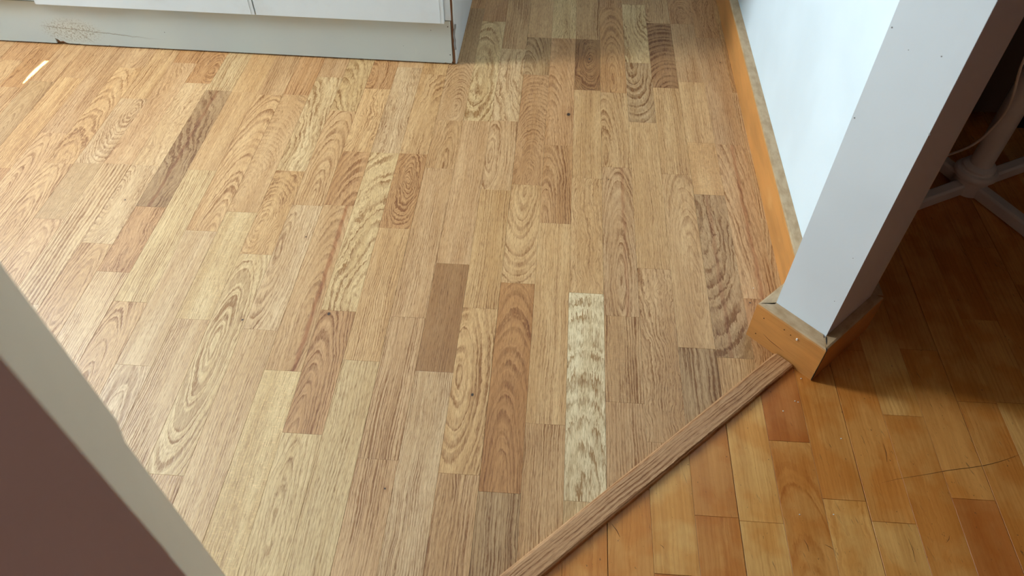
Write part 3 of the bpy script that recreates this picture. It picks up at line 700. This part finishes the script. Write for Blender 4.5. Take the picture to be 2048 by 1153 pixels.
kb = finish(bm, 'kick_board', KICK, CR)
# broken core showing in the chip, raw end behind the split corner
for (x0_, x1_, z_) in ((-1.131, -1.098, .0125), (-.006, .0005, .012)):
    ch = bmesh.new(); box_bm(x0_, x1_, .004, .011, .005, z_, ch); finish(ch, 'broken_core', RAW, kb)
bm = bmesh.new()
prof = [(-.002, .004), (.0035, .004), (.0045, .06), (.004, .10), (.003, .14), (.0045, .17), (.004, .75), (-.002, .75)]
a = [bm.verts.new((x+ (.0008*math.sin(z*90) if 0 < i < 7 else 0), .003+.001*math.sin(z*140), z)) for i, (x, z) in enumerate(prof)]; b = [bm.verts.new((x, .014, z)) for x, z in prof]; n = len(prof)
bm.faces.new(a); bm.faces.new(b[::-1])
for i in range(n): bm.faces.new((a[i], b[i], b[(i+1) % n], a[(i+1) % n]))
finish(bm, 'raw_edge', RAW, CR)
box('stile', -.016, -.0005, -.001, .012, .1305, .86, CABW, CR, .0008)
# nails in the kick board
for x, z in ((-.010, .112), (-.0085, .030)):
    disc('nail_hole', (x, -.0002, z), .0016, SCR, kb, (0, -1, 0))
disc('nail_hole', (-.056, -.0002, .1), .0011, SCR, kb, (0, -1, 0)); disc('nail_hole', (-.80, -.0002, .055), .001, SCR, kb, (0, -1, 0)); disc('nail_hole', (-.135, -.0002, .05), .0008, SCR, kb, (0, -1, 0))
# doors
def door(x0_, x1_, z0_=.1275, hinge=1):
    d_ = box('door', x0_, x1_, -.014, -.001, z0_, .72, CABW, CR, .0012, 2)
    xh = x0_+.05 if hinge > 0 else x1_-.05
    box('edge_bead', x1_-.0115, x1_-.0095, -.0148, -.0135, z0_+.001, .719, CABW, d_, .0003)
    hd = bmesh.new(); bmesh.ops.create_cone(hd, segments=16, radius1=.007, radius2=.014, depth=.02, cap_ends=True)
    bmesh.ops.rotate(hd, verts=hd.verts, cent=(0, 0, 0), matrix=Matrix.Rotation(PI/2, 3, 'X')); bmesh.ops.translate(hd, verts=hd.verts, vec=(xh, -.03, .64))
    finish(hd, 'knob', METAL, d_, smooth=True)
    return d_
door(-.5175, -.0165); door(-1.1265, -.5215, hinge=-1); door(-1.93, -1.1268, .138)
for x0_, x1_ in ((-.5175, -.0165), (-1.1265, -.5215), (-1.93, -1.1295)):
    dr = box('drawer_front', x0_, x1_, -.019, -.001, .725, .855, CABW, CR, .0012, 2)
    hd = bmesh.new(); bmesh.ops.create_cone(hd, segments=16, radius1=.007, radius2=.014, depth=.02, cap_ends=True)
    bmesh.ops.rotate(hd, verts=hd.verts, cent=(0, 0, 0), matrix=Matrix.Rotation(PI/2, 3, 'X')); bmesh.ops.translate(hd, verts=hd.verts, vec=((x0_+x1_)/2, -.03, .79)); finish(hd, 'knob', METAL, dr, smooth=True)
box('carcass', XL, -.002, .0145, .56, .05, .86, CABW, CR)
# side panel keeps the direction of the floor strips: the cabinet is a touch out of square
sp = finish(prism_bm([(.0045, .004), (.0072, .004), (.0082, .010), (.0082-.0, .56), (.0, .56), (.0, .02)], .0015, .86), 'side_panel', CABW, CR)
sp.rotation_euler = (0, 0, math.radians(1.2-.6))
pts = [(.0068, .002, .046), (.0055, .0015, .062), (.0068, .001, .072), (.0052, .001, .085), (.0062, 0, .097), (.0085, -.001, .108), (.0092, -.001, .108), (.0105, -.0005, .120)]
cb = tube('caulk_bead', smooth_pts(pts, 4), .0026, CAULK, CR, 8)
# worktop, a thing of its own
wt = empty('worktop', (-.055, 1.8035, 0), math.radians(-1.2))
wt = finish(box_bm(XL, .02, -.03, .575, .861, .9), 'worktop', COUNTER, None, .003, 2); wt.location = (-.055, 1.8035, 0); wt.rotation_euler = (0, 0, math.radians(-1.2))
tag(wt, 'grey laminate worktop on the white cabinet', 'worktop')
for o in list(bpy.data.objects):
    if o.name.startswith('worktop') and o.type == 'EMPTY': bpy.data.objects.remove(o)
wt.name = 'worktop'

# ------------------------------------------------------------------ metal cross-foot stand
SC = Vector((1.174, 1.374))
sd = empty('floor_stand', (SC.x, SC.y, 0), 0)
tag(sd, 'off-white metal stand with round post and four square feet behind the wall', 'stand')
A0 = math.atan2(.47, .88)
def lathe(name, prof, mat, parent, seg=40):
    bm = bmesh.new(); rs = []
    for r, z in prof: rs.append([bm.verts.new((r*math.cos(2*PI*i/seg), r*math.sin(2*PI*i/seg), z)) for i in range(seg)])
    for i in range(len(rs)-1):
        for j in range(seg): bm.faces.new((rs[i][j], rs[i][(j+1) % seg], rs[i+1][(j+1) % seg], rs[i+1][j]))
    bm.faces.new(rs[0][::-1]); bm.faces.new(rs[-1])
    return finish(bm, name, mat, parent, smooth=True)
lathe('hub', [(.036, .002), (.036, .042), (.030, .046)], METAL, sd)
lathe('collar', [(.034, .040), (.042, .042), (.0455, .047), (.0455, .053), (.042, .058), (.036, .060), (.034, .063), (.0345, .068), (.031, .073), (.025, .0755)], METAL, sd)
lathe('pole', [(.0235, .07), (.0235, 1.65), (.018, 1.66)], METAL, sd)
for i in range(4):
    an = A0+i*PI/2
    bm = bmesh.new()
    prof = [(-.014, .0025), (-.014, .025), (-.0095, .030), (.0095, .030), (.014, .025), (.014, .0025)]
    a = [bm.verts.new((.030, y, z)) for y, z in prof]; b = [bm.verts.new((.33, y, z)) for y, z in prof]; n = 6
    bm.faces.new(a); bm.faces.new(b[::-1])
    for j in range(n): bm.faces.new((a[j], b[j], b[(j+1) % n], a[(j+1) % n]))
    bmesh.ops.rotate(bm, verts=bm.verts, cent=(0, 0, 0), matrix=Matrix.Rotation(an, 3, 'Z'))
    lg = finish(bm, 'leg', METAL, sd, .0008)
    cp = box_bm(.329, .336, -.0135, .0135, 0, .0295)
    bmesh.ops.rotate(cp, verts=cp.verts, cent=(0, 0, 0), matrix=Matrix.Rotation(an, 3, 'Z'))
    finish(cp, 'end_cap', BLACK, lg, .002)
for i in range(4):
    an = A0+i*PI/2+.3
    P_ = [(math.cos(an)*r, math.sin(an)*r, z) for r, z in ((.02, 1.60), (.09, 1.61), (.13, 1.65), (.14, 1.70))]
    tube('hook', smooth_pts(P_, 5), .006, METAL, sd, 8)
# cord hanging down past the post: surveyed rays at assumed distance
def ray_pt(px, py, z):
    return (*floor_pt(px, py, z), z)
cp_ = [(1.0, 1.52, .004), (1.06, 1.48, .006), (1.100, 1.433, .030), (1.127, 1.42, .059), (1.140, 1.395, .097), (1.146, 1.375, .137), (1.147, 1.365, .168), (1.147, 1.355, .200), (1.143, 1.345, .236), (1.134, 1.34, .273), (1.123, 1.34, .314), (1.117, 1.34, .347), (1.112, 1.34, .42), (1.12, 1.342, .7), (1.14, 1.345, 1.1), (1.165, 1.345, 1.5), (1.172, 1.349, 1.58)]
cord = tube('cord', smooth_pts(cp_, 6), .0028, CORD, None, 8)
cord.parent = sd; cord.matrix_parent_inverse = Matrix.Translation((-SC.x, -SC.y, 0)); cord['label'] = 'thin pale cord'

# ------------------------------------------------------------------ dark furniture behind the stand
ds = empty('dark_sideboard', (1.6, 1.62, 0))
tag(ds, 'low dark brown sideboard on short black feet in the dark room', 'sideboard')
box('body', -.75, .9, .004, .36, .055, .80, DARKWOOD, ds, .003)
box('top_board', -.76, .91, -.012, .365, .80, .825, DARKWOOD, ds, .003)
for x0_, x1_ in ((-.745, -.20), (-.195, .35), (.355, .895)):
    dd = box('door', x0_, x1_, -.014, .003, .052, .79, DARKWOOD, ds, .002)
    disc('knob', (x1_-.04, -.02, .5), .012, BLACK, dd, (0, -1, 0), .016)
for x_ in (-.70, -.21, .36, .86):
    box('foot', x_-.025, x_+.025, .0, .05, 0, .056, BLACK, ds, .003)
    box('foot', x_-.025, x_+.025, .30, .35, 0, .056, BLACK, ds, .003)
# small dents and chips in the end face and corners of the partition
nx, ny = -.7071, -.7071
def wall_pt(px, py, a, b):       # survey a mark on the vertical face through plan points a, b
    d = D_*F_PX + R_*(px-1024) - U_*(py-576.5)
    n = Vector((b[1]-a[1], a[0]-b[0], 0)); t = (Vector((*a, 0))-CAM).dot(n)/d.dot(n)
    return CAM+d*t
for px, py, r_ in ((1883, 113, .0011), (1817, 100, .0007), (1706, 517, .0008), (1669, 603, .0008)):
    p = wall_pt(px, py, C1, C2); disc('dent', (p.x, p.y, p.z), r_, CAULK, wr, (nx, ny, 0), .0005)
for px, py in ((1784, 55), (1709, 236), (1859, 269)):
    a_, b_ = (C1, C2)
    p = wall_pt(px, py, a_, b_); disc('corner_chip', (p.x, p.y, p.z), .0013, CAULK, wr, (nx, ny, 0), .0007)
